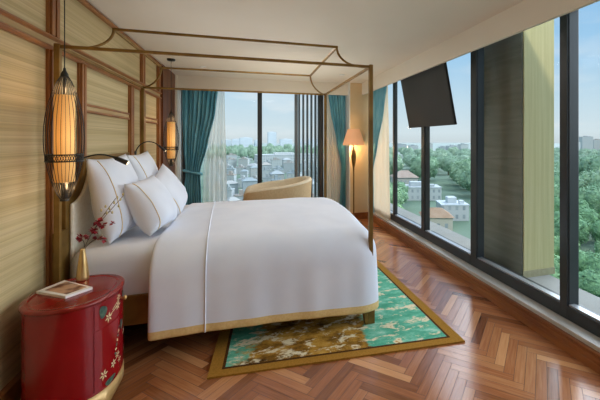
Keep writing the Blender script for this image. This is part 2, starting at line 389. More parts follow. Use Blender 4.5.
WR = empty('window_2', (XR, 3, .15)); WR['kind'] = 'structure'
mull = [(6.42, 6.5), (5.26, 5.42), (4.25, 4.41), (3.075, 3.26), (2.053, 2.116), (1.0, 1.07), (0., .07), (-1., -.93), (YR, YR+.07)]
mull = [(6.40, 6.48), (5.385, 5.44), (4.325, 4.415), (3.165, 3.265), (2.053, 2.12), (1.0, 1.07), (0., .07), (-1., -.93), (YR, YR+.07)]
mdep = [2.36, 2.335, 2.36, 2.37, 2.386, 2.386, 2.386, 2.386, 2.386]
for i, (a, b) in enumerate(mull):
    o = MB().box((2.27, a, .15), (mdep[i], b, CE)).box((2.285, a-.006, .15), (mdep[i]-.012, b+.006, CE)).build('mullion', M['frame'], WR, .003)
for (a0, b0), (a1, b1) in zip(mull[1:], mull[:-1]):
    MB().box((2.27, b0, .15), (2.395, a1, .25)).build('bottom_rail', M['frame'], WR, .004)
    MB().box((2.285, b0, .25), (2.34, a1, .262)).build('glazing_bead', M['frame_pale'], WR)
    MB().box((2.27, b0, 2.5), (2.395, a1, CE)).build('top_rail', M['frame'], WR)
    MB().box((2.338, b0, .25), (2.345, a1, 2.5)).build('pane', M['glass'], WR)

# ------------------------------------------------------------------ curtains
def curtain(zs, edge, along, depth, pleats, amp, nx=90, nz=30):
    """sheet hung from zs[1] to zs[0]; edge(z)->(lo,hi) along the wall; along 'x' or 'y'; depth the other coordinate"""
    vs = []; fs = []
    for j in range(nz+1):
        z = zs[0]+(zs[1]-zs[0])*j/nz; lo, hi = edge(z)
        for i in range(nx+1):
            s = i/nx; w = amp*(math.sin(s*pleats*2*PI)+.35*math.sin(s*pleats*4.7*PI+1.3+z*.5))
            a = lo+(hi-lo)*(s+.012*math.sin(z*2.3+i*.21)); d = depth+w
            vs.append((a, d, z) if along == 'x' else (d, a, z))
    for j in range(nz):
        for i in range(nx): fs.append((j*(nx+1)+i, j*(nx+1)+i+1, (j+1)*(nx+1)+i+1, (j+1)*(nx+1)+i))
    return MB().add(vs, fs, 0, True)
def lerp(tab):
    def f(z):
        for (z0, a0, b0), (z1, a1, b1) in zip(tab, tab[1:]):
            if z <= z1:
                t = min(max((z-z0)/(z1-z0), 0), 1); t = t*t*(3-2*t)*.4+t*.6
                return a0+(a1-a0)*t, b0+(b1-b0)*t
        return tab[-1][1:]
    return f
t = thing('curtain', (-.9, 6.58, .02), 'teal curtain tied back at the left end of the back window', 'curtain')
curtain((.02, 2.54), lerp([(.02, -1.12, -.80), (.5, -1.11, -.82), (.96, -1.07, -.84), (1.4, -1.10, -.72), (2., -1.11, -.585), (2.54, -1.11, -.53)]), 'x', 6.575, 8, .024).build('panel', M['teal'], t)
MB().tube([(-.955+.14*math.cos(a), 6.575+.055*math.sin(a), .945+.035*math.cos(a+PI)) for a in [2*PI*i/28 for i in range(28)]], .022, 8, closed=True).build('tieback', M['teal'], t)
t = thing('curtain', (1.6, 6.6, .02), 'teal curtain drawn aside between the back window and the floor lamp column', 'curtain')
curtain((.02, 2.54), lerp([(.02, 1.63, 1.76), (.6, 1.66, 1.76), (1., 1.68, 1.76), (1.5, 1.58, 1.76), (2.1, 1.46, 1.76), (2.54, 1.40, 1.76)]), 'x', 6.6, 6, .02).build('panel', M['teal'], t)
t = thing('curtain', (2.17, 6.1, .152), 'teal curtain hanging just right of the near foot bedpost by the corner column', 'curtain')
curtain((.152, 2.54), lerp([(.152, 6.12, 6.33), (.6, 6.14, 6.33), (.95, 6.16, 6.33), (1.4, 5.93, 6.33), (2., 5.60, 6.33), (2.54, 5.42, 6.33)]), 'y', 2.165, 7, .018).build('panel', M['teal'], t)
tag(curtain((.02, 2.54), lerp([(.02, -.82, -.40), (1., -.80, -.42), (2.54, -.62, -.45)]), 'x', 6.66, 5, .02).build('sheer_curtain', M['sheer']),
    'pale sheer curtain gathered right of the tied teal curtain on the back window', 'curtain')
tag(curtain((.02, 2.54), lerp([(.02, 1.36, 1.76), (2.54, 1.36, 1.76)]), 'x', 6.67, 9, .013).build('sheer_curtain', M['curtain_cream']),
    'cream sheer curtain beside the floor lamp, between slatted pane and column', 'curtain')
tag(curtain((.152, 2.54), lerp([(.152, 5.44, 6.3), (1.2, 5.50, 6.3), (2.54, 5.58, 6.3)]), 'y', 2.225, 11, .018).build('sheer_curtain', M['curtain_cream']),
    'cream sheer curtain at the far end of the right hand window wall', 'curtain')

# ------------------------------------------------------------------ ceiling downlights
for (x, y), lb in (((-.674, 5.59), 'small round recessed ceiling downlight near the far pendant lamp'), ((1.438, 5.61), 'small round recessed ceiling downlight near the back right corner')):
    d = thing('downlight', (x, y, CE), lb, 'ceiling light')
    MB().lathe([(.045, -.002), (.045, -.008), (.03, -.012), (.028, -.004)], 24, (x, y, CE)).build('rim', M['white_paint'], d)
    MB().lathe([(.0, -.006), (.028, -.006), (.028, -.003)], 20, (x, y, CE)).build('lens', M['lens'], d)

# ------------------------------------------------------------------ rug
def rug():
    NL, NR, FR, FL = (-.263, 2.374), (1.516, 2.247), (1.49, 4.75), (-.12, 4.80)
    def q(u, v):
        a = [NL[i]+(NR[i]-NL[i])*u for i in (0, 1)]; b = [FL[i]+(FR[i]-FL[i])*u for i in (0, 1)]
        return a[0]+(b[0]-a[0])*v, a[1]+(b[1]-a[1])*v
    us = [0, .044, .055, .945, .956, 1]; vs_ = [0, .026, .034, .966, .974, 1]
    mb = MB(); V = []
    for z in (0.0005, .012):
        for v in vs_:
            for u in us: V.append((*q(u, v), z))
    n = 6; fs = {0: [], 1: [], 2: []}
    for j in range(5):
        for i in range(5):
            r = min(i, j, 4-i, 4-j); fs[(1, 2, 0)[r]].append((36+j*n+i, 36+j*n+i+1, 36+(j+1)*n+i+1, 36+(j+1)*n+i))
            fs[1].append((j*n+i, (j+1)*n+i, (j+1)*n+i+1, j*n+i+1))
    ring = [i for i in range(6)]+[11, 17, 23, 29, 35, 34, 33, 32, 31, 30, 24, 18, 12, 6]
    for a, b in zip(ring, ring[1:]+ring[:1]): fs[1].append((a, b, b+36, a+36))
    me = [f for k_ in fs for f in fs[k_]]; mi = [k_ for k_ in fs for f in fs[k_]]
    mb.v = V; mb.f = [list(f) for f in me]; mb.m = mi; mb.sm = [False]*len(me)
    tag(mb.build('area_rug', [M['rug'], M['rug_border'], M['rug_line']]), 'green and gold abstract area rug with ochre border under the bed', 'rug')
rug()

# ------------------------------------------------------------------ canopy bed
X0, X1, Y0, Y1, ZT = -1.178, .933, 2.70, 4.53, 2.097
bed = thing('canopy_bed', ((X0+X1)/2, (Y0+Y1)/2, 0), 'antique gold four poster canopy bed with cream scalloped headboard', 'bed')
PR = .0165
for x, y, zb in ((X0, Y0, 0), (X1, Y0, .075), (X0, Y1, 0), (X1, Y1, .075)):
    MB().box((x-PR, y-PR, zb), (x+PR, y+PR, ZT+PR)).build('post', M['gold'], bed, .004)
for x, y in ((X1, Y0), (X1, Y1)):
    s = 1 if y == Y0 else -1
    # bracket foot: square block with a curved wing running inwards along the rail
    mb = MB().box((x-.027, y-.027, .013), (x+.027, y+.027, .2))
    mb.prism([(x-.027, .013), (x-.027, .2), (x-.13, .2), (x-.1, .18), (x-.075, .13), (x-.06, .06), (x-.055, .013)], 1, y-.026, y+.026)
    mb.build('leg', M['gold'], bed, .004)
MB().box((X0+PR, Y0+.03, .24), (X1-.03, Y0+.065, .44)).build('side_rail', M['gold'], bed, .004)
MB().box((X0+PR, Y1-.065, .24), (X1-.03, Y1-.03, .44)).build('side_rail', M['gold'], bed, .004)
MB().box((X1-.02, Y0+.03, .24), (X1+.015, Y1-.03, .44)).build('foot_rail', M['gold'], bed, .004)
MB().box((X0+.06, Y0+.065, .24), (X1-.02, Y1-.065, .28)).build('slat_base', M['dark_wood'], bed)
rr = .0105
for y in (Y0, Y1): MB().box((X0, y-rr, ZT-rr), (X1, y+rr, ZT+rr)).build('canopy_rail', M['gold'], bed, .003)
for x in (X0, X1): MB().box((x-rr, Y0, ZT-rr), (x+rr, Y1, ZT+rr)).build('canopy_rail', M['gold'], bed, .003)
UX0, UX1, UY0, UY1, UZ = -.940, .701, 2.917, 4.313, 2.294
for y in (UY0, UY1): MB().box((UX0-.009, y-.0095, UZ-.0095), (UX1+.009, y+.0095, UZ+.0095)).build('crown_rail', M['gold'], bed, .003)
for x in (UX0, UX1): MB().box((x-.0095, UY0, UZ-.0095), (x+.0095, UY1, UZ+.0095)).build('crown_rail', M['gold'], bed, .003)
for (ux, uy), (px, py) in (((UX0, UY0), (X0, Y0)), ((UX1, UY0), (X1, Y0)), ((UX0, UY1), (X0, Y1)), ((UX1, UY1), (X1, Y1))):
    pts = []
    for i in range(13):
        a = PI/2*i/12; u = 1-math.cos(a); v = 1-math.sin(a)
        pts.append((ux+(px-ux)*u, uy+(py-uy)*u, ZT+(UZ-ZT)*v))
    MB().tube(pts, .0095, 8).build('corner_bracket', M['gold'], bed)
# headboard with concave scalloped corners
def hb_outline(off):
    ya, yb, z1, zs = 2.86-off, 4.37+off, 1.345+off, 1.03+off
    cy, cz = 2.86-off, 1.345+off; R = .27
    pts = [(ya, .3), (ya, cz-R)]
    for i in range(1, 13):
        a = -PI/2+PI/2*i/12
        pts.append((cy+R*math.cos(a), cz+R*math.sin(a)))
    pts += [(yb-(p[0]-ya), p[1]) for p in pts[::-1]]
    return pts
hb = MB().prism(hb_outline(.028), 0, XL+.031, XL+.06).build('headboard', M['gold'], bed, .004)
MB().prism(hb_outline(-.012), 0, XL+.06, XL+.085).build('padded_panel', M['cream_pad'], hb, .012)
MB().box((XL+.035, Y0+PR, .2), (XL+.065, 2.86, .9)).build('headboard_wing', M['gold'], bed, .004)
MB().box((XL+.035, 4.37, .2), (XL+.065, Y1-PR, .9)).build('headboard_wing', M['gold'], bed, .004)

# mattress, sheet showing by the pillows
def rbox(a, b, r, seg=4):
    bm = bmesh.new(); bmesh.ops.create_cube(bm, size=1)
    for v in bm.verts: v.co = Vector([(a[i]+b[i])/2+v.co[i]*(b[i]-a[i]) for i in range(3)])
    bmesh.ops.bevel(bm, geom=bm.edges[:], offset=r, segments=seg, affect='EDGES', profile=.5)
    mb = MB(); bm.verts.index_update()
    mb.add([v.co[:] for v in bm.verts], [[v.index for v in f.verts] for f in bm.faces], 0, True); bm.free(); return mb
tag(rbox((XL+.09, 2.75, .285), (.86, 4.48, .762), .10, 6).build('mattress', M['sheet']), 'white sheeted mattress showing at the head of the canopy bed', 'mattress')

# duvet
def duvet():
    R = .06; xa, x1, ya, yb = -.655, .855, 2.86, 4.37
    per = []                                   # (point, outward normal)
    n1 = 34
    for i in range(n1): per.append(((xa+(x1-R-xa)*i/(n1-1), ya), (0, -1)))
    for i in range(1, 9):
        a = -PI/2+PI/2*i/9; per.append(((x1-R+R*math.cos(a), ya+R+R*math.sin(a)), (math.cos(a), math.sin(a))))
    n2 = 26
    for i in range(n2): per.append(((x1, ya+R+(yb-ya-2*R)*i/(n2-1)), (1, 0)))
    for i in range(1, 9):
        a = PI/2*i/9; per.append(((x1-R+R*math.cos(a), yb-R+R*math.sin(a)), (math.cos(a), math.sin(a))))
    for i in range(n1): per.append(((x1-R-(x1-R-xa)*i/(n1-1), yb), (0, 1)))
    npr = len(per)
    prof = []                                  # (outward, drop, hem flag)
    A, B = .215, .27; AF, BF = .135, .15
    for i in range(9):
        a = PI/2*i/8; prof.append((A*math.sin(a), B*(1-math.cos(a))))
    hem_drop = .605
    for d in (.36, .41, .46, .49, hem_drop-.067, hem_drop-.063, hem_drop-.03, hem_drop): prof.append((A+.02*(d-.2)/.5, d))
    ZD = .785
    vs = []; fs = []; mi = []
    rings = [(s, True) for s in (1., .85, .65, .4, .2, .08)]
    def crown(x, y):
        fx = min(1, max(0, (x1-x)/.55)); fy = min(1, max(0, (y-ya)/.5), max(0, (yb-y)/.5))
        return .055*(1-abs(2*min(1, max(0, (y-ya)/(yb-ya)))-1)**2)*(.35+.65*min(1, max(0, (x-xa)/1.))) - .012*(1-fx)**2
    ym = (ya+yb)/2; rows = []
    for s in (.0, .15, .3, .45, .6, .75, .88):
        row = []
        for (p, nrm) in per:
            cx = min(max(p[0], xa), x1-.45); c = (cx, ym)
            x, y = c[0]+(p[0]-c[0])*s, c[1]+(p[1]-c[1])*s
            row.append(len(vs)); vs.append([x, y, ZD+crown(x, y)])
        rows.append(row)
    for j, (o_, d_) in enumerate(prof):
        row = []
        for i, (p, nrm) in enumerate(per):
            tf = max(0, nrm[0])**2; o, d = o_, d_
            if j < 9:
                a_ = PI/2*j/8; o = (A+(AF-A)*tf)*math.sin(a_); d = (B+(BF-B)*tf)*(1-math.cos(a_))
            else: o -= (A-AF)*tf
            oo = o
            # hang: slight soft folds growing towards the hem, foot of the bed falls closer in
            
            fold = .004*math.sin(i*.55)+.003*math.sin(i*1.27+1)
            oo += fold*min(1, d/.5)*(1 if d > .15 else 0)
            oo *= 1+.85*(1/max(abs(nrm[0]), abs(nrm[1]))-1)
            x, y = p[0]+nrm[0]*oo, p[1]+nrm[1]*oo
            # fabric flares a little towards the head end of the hem
            t_ = max(0, (.2-p[0])/.85) if nrm[0] < .3 else 0
            z = ZD+crown(*p)-d
            y += nrm[1]*.03*t_*d
            z -= .012*t_*min(1, d/.6)+.05*min(1, max(0, (p[0]+.4)/1.25))*min(1, max(0, (d-.2)/.4))
            row.append(len(vs)); vs.append([x, y, z])
        rows.append(row)
    hem0 = len(rows)-3
    for r in range(len(rows)-1):
        for i in range(npr-1):
            fs.append((rows[r][i], rows[r][i+1], rows[r+1][i+1], rows[r+1][i])); mi.append(1 if r >= hem0 else 0)
    for v in vs:
        p = Vector(v)
        w = noise.noise(p*3.1)*.008+noise.noise(Vector((p.x*9, p.y*9, p.z*3)))*.003
        v[2] += w*(.3 if v[2] < .3 else 1)
    mb = MB(); mb.v = [tuple(v) for v in vs]; mb.f = [list(f) for f in fs]; mb.m = mi; mb.sm = [True]*len(fs)
    o = tag(mb.build('duvet', [M['linen'], M['hem']]), 'large white duvet with gold hem band draped over the canopy bed', 'duvet')
    me = o.data; bm = bmesh.new(); bm.from_mesh(me); bmesh.ops.remove_doubles(bm, verts=bm.verts[:], dist=.0005); bmesh.ops.recalc_face_normals(bm, faces=bm.faces[:]); bm.to_mesh(me); bm.free()
    sd = o.modifiers.new('thick', 'SOLIDIFY'); sd.thickness = .02; sd.offset = -1
    ss = o.modifiers.new('sub', 'SUBSURF'); ss.levels = 1; ss.render_levels = 1
    # the raised seam that runs over the bed near the head end
    pts = []
    xs = -.30
    i0 = min(range(n1), key=lambda i: abs(per[i][0][0]-xs)); i1 = npr-1-i0
    for r in range(len(rows)-1, 6, -1): pts.append(vs[rows[r][i0]])
    for r in range(6, -1, -1): pts.append(vs[rows[r][i0]])
    for r in range(1, len(rows)): pts.append(vs[rows[r][i1]])
    sp = MB().tube([(p[0]-.10*min(1, max(0, (p[1]-2.75)/1.7)), p[1]-.003 if p[1] < 3 else p[1]+.003, p[2]+.003) for p in pts], .0045, 6).build('seam', M['linen'], o)
duvet()

# pillows
def pillow(w, h, th, label, loc, lean, yaw, roll, grp):
    n = 26; vs = []; fs = []
    def S(u, v, side):
        k_ = (max(0, 1-abs(u)**2.6)**.55)*(max(0, 1-abs(v)**2.6)**.55)
        # corners pulled out, sides slightly drawn in
        px = u*w/2*(1-.07*(1-v*v)*abs(u)**3+.0); pz = v*h/2*(1-.07*(1-u*u)*abs(v)**3)
        nx = .012*noise.noise(Vector((u*2.2+loc[1]*3, v*2.2, loc[0]*5)))
        sag = -.06*(1-v)*.5*(1-u*u)*0
        return Vector((side*(th/2*k_)*(1.15-.22*v)+nx*k_, px, pz+sag))
    for side in (1, -1):
        o = len(vs)
        for j in range(n+1):
            for i in range(n+1): vs.append(S(-1+2*i/n, -1+2*j/n, side))
        for j in range(n):
            for i in range(n): fs.append((o+j*(n+1)+i, o+j*(n+1)+i+1, o+(j+1)*(n+1)+i+1, o+(j+1)*(n+1)+i))
    mb = MB().add(vs, fs, 0, True)
    root = mb.build('pillow', M['linen'])
    bm = bmesh.new(); bm.from_mesh(root.data); bmesh.ops.remove_doubles(bm, verts=bm.verts[:], dist=.0004); bmesh.ops.recalc_face_normals(bm, faces=bm.faces[:]); bm.to_mesh(root.data); bm.free()
    tag(root, label, 'pillow', grp)
    pts = [S(-.74, -1+2*j/30, 1)+Vector((.002, 0, 0)) for j in range(1, 30)]
    pp = MB().tube(pts, .003, 6).build('gold_piping', M['piping']); pp.parent = root
    root.location = loc
    root.rotation_euler = (Matrix.Rotation(yaw, 3, 'Z') @ Matrix.Rotation(lean, 3, 'Y') @ Matrix.Rotation(roll, 3, 'X')).to_euler()
    return root
D = math.radians
pillow(.60, .62, .20, 'large white pillow with gold piping against the headboard, nearest the nightstand', (-.985, 3.15, 1.075), D(-13), D(-6), D(1), None)
pillow(.60, .62, .20, 'large white pillow with gold piping against the headboard, at the far side of the bed', (-1.0, 3.96, 1.075), D(-13), D(-2), D(2), None)
pillow(.43, .43, .21, 'smaller white pillow in front, nearer the camera, leaning on the large near pillow', (-.755, 3.15, .995), D(-24), D(-14), D(4), None)
pillow(.50, .46, .18, 'smaller white pillow in front, on the far side of the bed, tilted on its corner', (-.775, 3.86, .985), D(-24), D(-10), D(20), None)

# ------------------------------------------------------------------ nightstand
NX, NY, NRX, NRY, NZ0, NZ1 = -.962, 2.405, .213, .246, .085, .632
def nsp(th, z, off=0.):
    a = math.radians(th); c, s = math.cos(a), math.sin(a); e = 2/2.25
    return Vector((NX+(NRX+off)*math.copysign(abs(c)**e, c), NY-(NRY+off)*math.copysign(abs(s)**e, s), z))
ns = thing('nightstand', (NX, NY, 0), 'glossy red lacquered oval nightstand with painted flowers beside the bed', 'nightstand')
def nsring(prof, n=72):
    vs = []
    for off, z in prof: vs += [nsp(360*i/n, z, off) for i in range(n)]
    fs = [(j*n+i, j*n+(i+1) % n, (j+1)*n+(i+1) % n, (j+1)*n+i) for j in range(len(prof)-1) for i in range(n)]
    return vs, fs, n
vs, fs, n = nsring([(0, NZ0+.035), (0, NZ1-.02)])
MB().add(vs, fs, 0, True).add(vs[:n], [list(range(n))]).build('body', M['lacquer'], ns)
vs, fs, n = nsring([(-.01, NZ1-.02), (.008, NZ1-.02), (.012, NZ1-.015), (.012, NZ1-.006), (.006, NZ1), (-.022, NZ1), (-.026, NZ1-.003), (-.032, NZ1)])
MB().add(vs, fs, 0, True).add(vs[-n:], [list(range(n))], 0).build('top', M['lacquer_top'], ns)
# gilt base band with scalloped underside and feet
n = 120; vs = []
for off in (.008, -.012):
    for i in range(n):
        th = 360*i/n; f = abs(math.sin(math.radians((th-30)*2)))
        zb = .0 + .062*min(1, (f*1.25))**.6 + 0.0
        vs += [nsp(th, NZ0+.036, off), nsp(th, zb, off)]
fs = []
for i in range(n):
    j = (i+1) % n
    fs += [(2*i, 2*j, 2*j+1, 2*i+1), (2*n+2*i, 2*n+2*i+1, 2*n+2*j+1, 2*n+2*j), (2*i, 2*n+2*i, 2*n+2*j, 2*j), (2*i+1, 2*j+1, 2*n+2*j+1, 2*n+2*i+1)]
MB().add(vs, fs, 0, True).build('gilt_base', M['gilt'], ns)
def patch(mb, t0, t1, z0, z1, off=.004, mi=0, m=18):
    vs = []
    for i in range(m+1):
        th = t0+(t1-t0)*i/m
        vs += [nsp(th, z0, off), nsp(th, z1, off), nsp(th, z0, -.004), nsp(th, z1, -.004)]
    fs = []
    for i in range(m):
        a, b = 4*i, 4*i+4
        fs += [(a, b, b+1, a+1), (a+1, b+1, b+3, a+3), (a, a+2, b+2, b)]
    fs += [(0, 1, 3, 2), (4*m, 4*m+2, 4*m+3, 4*m+1)]
    return mb.add(vs, fs, mi, False)
def arc2(th0, z0, du, dz):  # a point du metres round and dz metres up from (th0,z0) on the lacquer face
    return nsp(th0-du/.0045, z0+dz, .0062)
def flower(mb, th, z, r, n=6, rot=0.):
    for k_ in range(n):
        a = 2*PI*k_/n+rot
        pts = [(0, 0), (r*.55*math.cos(a-.32), r*.55*math.sin(a-.32)), (r*math.cos(a), r*math.sin(a)), (r*.55*math.cos(a+.32), r*.55*math.sin(a+.32))]
        mb.add([arc2(th, z, *p) for p in pts], [(0, 1, 2, 3)], 2)
    mb.add([arc2(th, z, r*.22*math.cos(2*PI*i/8), r*.22*math.sin(2*PI*i/8)) + Vector((.0008, -.0008, 0)) for i in range(8)], [list(range(8))], 3)
def blob(mb, th, z, a, b, rot=0., mi=1):
    q = []
    for i in range(16):
        w = 2*PI*i/16; k_ = 1+.12*math.sin(3*w+1); x, y = a*k_*math.cos(w), b*k_*math.sin(w)
        q.append(arc2(th, z, x*math.cos(rot)-y*math.sin(rot), x*math.sin(rot)+y*math.cos(rot)))
    mb.add(q, [list(range(16))], mi)
PM = [M['lacquer'], M['leaf_paint'], M['petal_paint'], M['petal_core']]
mb = patch(MB(), -52, 46, .475, NZ1-.032)
blob(mb, 34, .555, .026, .034); flower(mb, 25, .507, .030, 6, .3); flower(mb, 6, .535, .028); flower(mb, 4, .578, .022); blob(mb, -12, .56, .02, .028); flower(mb, -26, .52, .026)
for a, b in (((18, .53), (4, .56)), ((24, .51), (10, .53))):
    mb.add([nsp(a[0], a[1], .0060), nsp(b[0], b[1], .0060), nsp(b[0], b[1]+.005, .0060), nsp(a[0], a[1]+.005, .0060)], [(0, 1, 2, 3)], 2)
dr = mb.build('drawer', PM, ns, recalc=False)
kp = nsp(-3, .555, .004)
MB().lathe([(.006, 0), (.006, .012), (.013, .018), (.014, .025), (.008, .031), (0, .032)], 14).build('knob', M['gold_bright'])
kn = bpy.data.objects['knob']; 
for v in kn.data.vertices: v.co = kp+Vector((v.co.z, v.co.x, v.co.y))
put(kn, dr)
mb = patch(MB(), -52, 46, .135, .462)
flower(mb, 33, .205, .030, 6, .2); flower(mb, 16, .225, .026, 6, .5); flower(mb, 7, .25, .024); blob(mb, 22, .148, .042, .016, .15); flower(mb, 2, .21, .018)
blob(mb, -4, .40, .016, .03); flower(mb, -15, .33, .026); flower(mb, -22, .22, .026)
for i in range(7):
    th, z = 12-i*1.6, .27+i*.022
    blob(mb, th, z, .006, .010, .5+i, 2 if i % 2 else 1)
mb.build('cabinet_door', PM, ns, recalc=False)

# things on the nightstand
bk = thing('magazine', (-1.035, 2.44, NZ1), 'white bordered magazine with a brown photo cover lying on the red nightstand', 'magazine')
def quadbox(q, z0, z1): return MB().prism(q, 2, z0, z1)
q = [(-1.165, 2.43), (-.99, 2.285), (-.895, 2.395), (-1.08, 2.56)]
q = [(-1.158, 2.425), (-.968, 2.30), (-.88, 2.40), (-1.085, 2.565)]
quadbox(q, NZ1+.0005, NZ1+.013).build('pages', M['paper'], bk)
cx, cy = sum(p[0] for p in q)/4, sum(p[1] for p in q)/4
quadbox(q, NZ1+.013, NZ1+.0145).build('cover', noisy('cover_white', 'e4e0da', 'ece8e2', (20, 20, 20), .4), bk)
pic = noisy('cover_photo', '5a2c1a', 'c09878', (14, 22, 1), .35, detail=5, lo=.38, hi=.6)
quadbox([(cx+(p[0]-cx)*.76+.006, cy+(p[1]-cy)*.78+.002) for p in q], NZ1+.0145, NZ1+.0152).build('cover_photo', pic, bk)
VX, VY = -1.0, 2.585
vv = MB().lathe([(0, 0), (.030, 0), (.033, .006), (.033, .02), (.026, .09), (.018, .15), (.0125, .188), (.0125, .192), (.009, .192), (.009, .17), (.004, .165), (0, .165)], 28, (VX, VY, NZ1+.0005))
tag(vv.build('bud_vase', M['gold_bright']), 'slender tapered brass bud vase standing on the red nightstand', 'vase')
sp = thing('flower_sprig', (VX, VY, NZ1+.19), 'dark red blossom sprig with pale buds standing in the brass vase', 'flower')
def curve(p0, p1, p2, n=10): return [Vector(p0)*(1-t)**2+Vector(p1)*2*t*(1-t)+Vector(p2)*t*t for t in [i/n for i in range(n+1)]]
def wp(px, py, dy=0):   # helper only for laying out the twigs in the plane of the sprig (y = VY+dy)
    dx = (px-78.5)*.0062; return (VX+dx, VY+dy+.25*dx, NZ1+.19+(248-py)*.0062)
vz = (VX, VY, NZ1+.17)
stems = [curve(vz, wp(84, 232), wp(106, 199, -.02)), curve(vz, wp(82, 240), wp(78, 236, -.03)), curve(vz, wp(86, 236), wp(97, 239, -.04)), curve(wp(88, 228, 0), wp(96, 218, -.01), wp(111, 197, .02)), curve(wp(86, 233), wp(90, 226), wp(93, 222, -.02)), curve(wp(95, 216), wp(98, 212), wp(101, 213))]
for s in stems: MB().tube(s, .0017, 5).build('stem', M['stem'], sp)
def blossom(c, r):
    mb = MB(); c = Vector(c)
    for k_ in range(9):
        d = Vector((random.uniform(-1, 1), random.uniform(-1, .6), random.uniform(-.6, 1))).normalized()
        u = d.cross(Vector((.3, .2, 1))).normalized(); w = d.cross(u)
        pts = [c, c+d*r*.5+u*r*.42, c+d*r*1.0+w*r*.2, c+d*r*.5-u*r*.42, c+d*r*.55+w*r*.22]
        mb.add(pts, [(0, 1, 4), (1, 2, 4), (2, 3, 4), (3, 0, 4)], 0, True)
    mb.build('blossom', M['red_petal'], sp)
for px, py, r in ((92, 222, .021), (95, 226, .017), (89, 230, .018), (78, 236, .018), (76, 237, .013), (91, 239, .017), (96, 240, .016), (102, 225, .011), (82, 236, .012)): blossom(wp(px, py, random.uniform(-.03, .0)), r*1.85)
def bud(p, r):
    MB().lathe([(0, -r), (r*.5, -r*.5), (r*.62, 0), (r*.4, r*.7), (0, r*1.3)], 8, p).build('bud', M['bud'], sp)
for px, py in ((93, 211), (97, 207), (100, 210), (104, 204), (106, 199), (109, 201), (111, 196), (102, 214), (98, 214), (107, 208)): bud(wp(px, py, random.uniform(-.015, .01)), .010)

# ------------------------------------------------------------------ pendant lamps
def pendant(loc, zb, zt, label):
    x, y = loc
    p = thing('pendant_lamp', (x, y, CE), label, 'lamp')
    MB().lathe([(0, 0), (.05, 0), (.05, -.018), (.044, -.024), (.0, -.024)], 24, (x, y, CE)).build('ceiling_rose', M['black'], p)
    MB().tube([(x, y, CE-.02), (x, y, zt)], .0028, 6).build('cord', M['black'], p)
    h = zt-zb; R = .094
    def rad(s):   # s 0 bottom .. 1 top
        return .017+(R-.017)*math.sin(PI*min(max(s, 0), 1))**.78
    cage = MB()
    nw = 28
    for k_ in range(nw):
        a = 2*PI*k_/nw
        pts = [(x+rad(s)*math.cos(a), y+rad(s)*math.sin(a), zb+h*(.0+.985*s)) for s in [i/22 for i in range(23)]]
        cage.tube(pts, .0014, 4, cap=False)
    cage.lathe([(.022, 0), (.022, .012), (.016, .012), (.016, 0), (.022, 0)], 18, (x, y, zb-.004))
    cage.lathe([(.02, -.02), (.018, 0), (.008, .018), (.005, .035)], 18, (x, y, zt))
    cage.build('wire_cage', M['black'], p)
    bz = zb+h*.335; rb = rad(.335)+.001
    band = MB()
    for dz in (-.019, .019): band.tube([(x+rb*math.cos(2*PI*i/40), y+rb*math.sin(2*PI*i/40), bz+dz) for i in range(40)], .004, 6, closed=True)
    for i in range(48):
        a, b = 2*PI*i/48, 2*PI*(i+1)/48
        for z0, z1 in ((-.018, .018), (.018, -.018)): band.tube([(x+rb*math.cos(a), y+rb*math.sin(a), bz+z0), (x+rb*math.cos(b), y+rb*math.sin(b), bz+z1)], .0016, 4, cap=False)
    band.build('lattice_band', M['black'], p)
    sh = MB().lathe([(.046, zb+h*.145), (.046, zb+h*.83)], 96, (x, y, 0), flute=.05)
    sh.m = [(1 if i % 2 else 0) if i < 96 else 0 for i in range(len(sh.m))]
    sh.build('shade', [M['pendant_shade'], M['pendant_pleat']], p)
    MB().tube([(x, y, zb+h*.83), (x, y, zt)], .007, 8).build('stem', M['black'], p)
    MB().tube([(x, y, zb), (x, y, zb+h*.12), (x, y, zb+h*.145)], [.016, .016, .03], 10).build('socket', M['black'], p)
    li = bpy.data.lights.new('pendant_bulb', 'POINT'); li.energy = 5; li.color = (1, .68, .34); li.shadow_soft_size = .05
    return p
P1 = pendant((-1.036, 2.45), 1.15, 1.885, 'lit black wire cage pendant lamp hanging over the red nightstand')
P2 = pendant((-1.018, 5.2), 1.152, 1.86, 'lit black wire cage pendant lamp on the far side of the bed')

# ------------------------------------------------------------------ reading lamps on the headboard
def reading(p0, p1, p2, p3, hd, label, m, r0):
    t = thing('reading_lamp', p0, label, 'lamp')
    MB().lathe([(0, 0), (.022, 0), (.022, .012), (0, .012)], 18).build('base', m)
    b = bpy.data.objects['base']; b.name = 'mount'
    for v in b.data.vertices: v.co = Vector(p0)+Vector((v.co.z-.004, v.co.x, v.co.y))
    put(b, t)
    n = 18; pts = []
    for i in range(n+1):
        s = i/n; pts.append(Vector(p0)*(1-s)**3+Vector(p1)*3*s*(1-s)**2+Vector(p2)*3*s*s*(1-s)+Vector(p3)*s**3)
    MB().tube(pts, .0055, 8).build('gooseneck', m, t)
    d = Vector(hd).normalized(); q = Vector(p3)
    MB().tube([q-d*.01, q+d*.012, q+d*.02, q+d*.09, q+d*.1], [.006, r0*.7, r0, r0*1.12, r0*1.0], 14).build('head', m, t)
    e = q+d*.1005
    MB().tube([e, e+d*.002], r0*.8, 12).build('lens', M['bulb'], t)
    return e
reading((-1.165, 2.99, 1.365), (-1.07, 2.98, 1.405), (-1.02, 2.97, 1.40), (-.955, 2.96, 1.375), (.85, -.05, -.42), 'black gooseneck reading lamp on the near end of the headboard', M['black'], .016)
reading((-1.165, 4.22, 1.365), (-1.12, 4.22, 1.52), (-1.0, 4.22, 1.49), (-.955, 4.22, 1.45), (.6, 0, -.55), 'slim dark gooseneck reading lamp lit at the far end of the headboard', M['black'], .011)

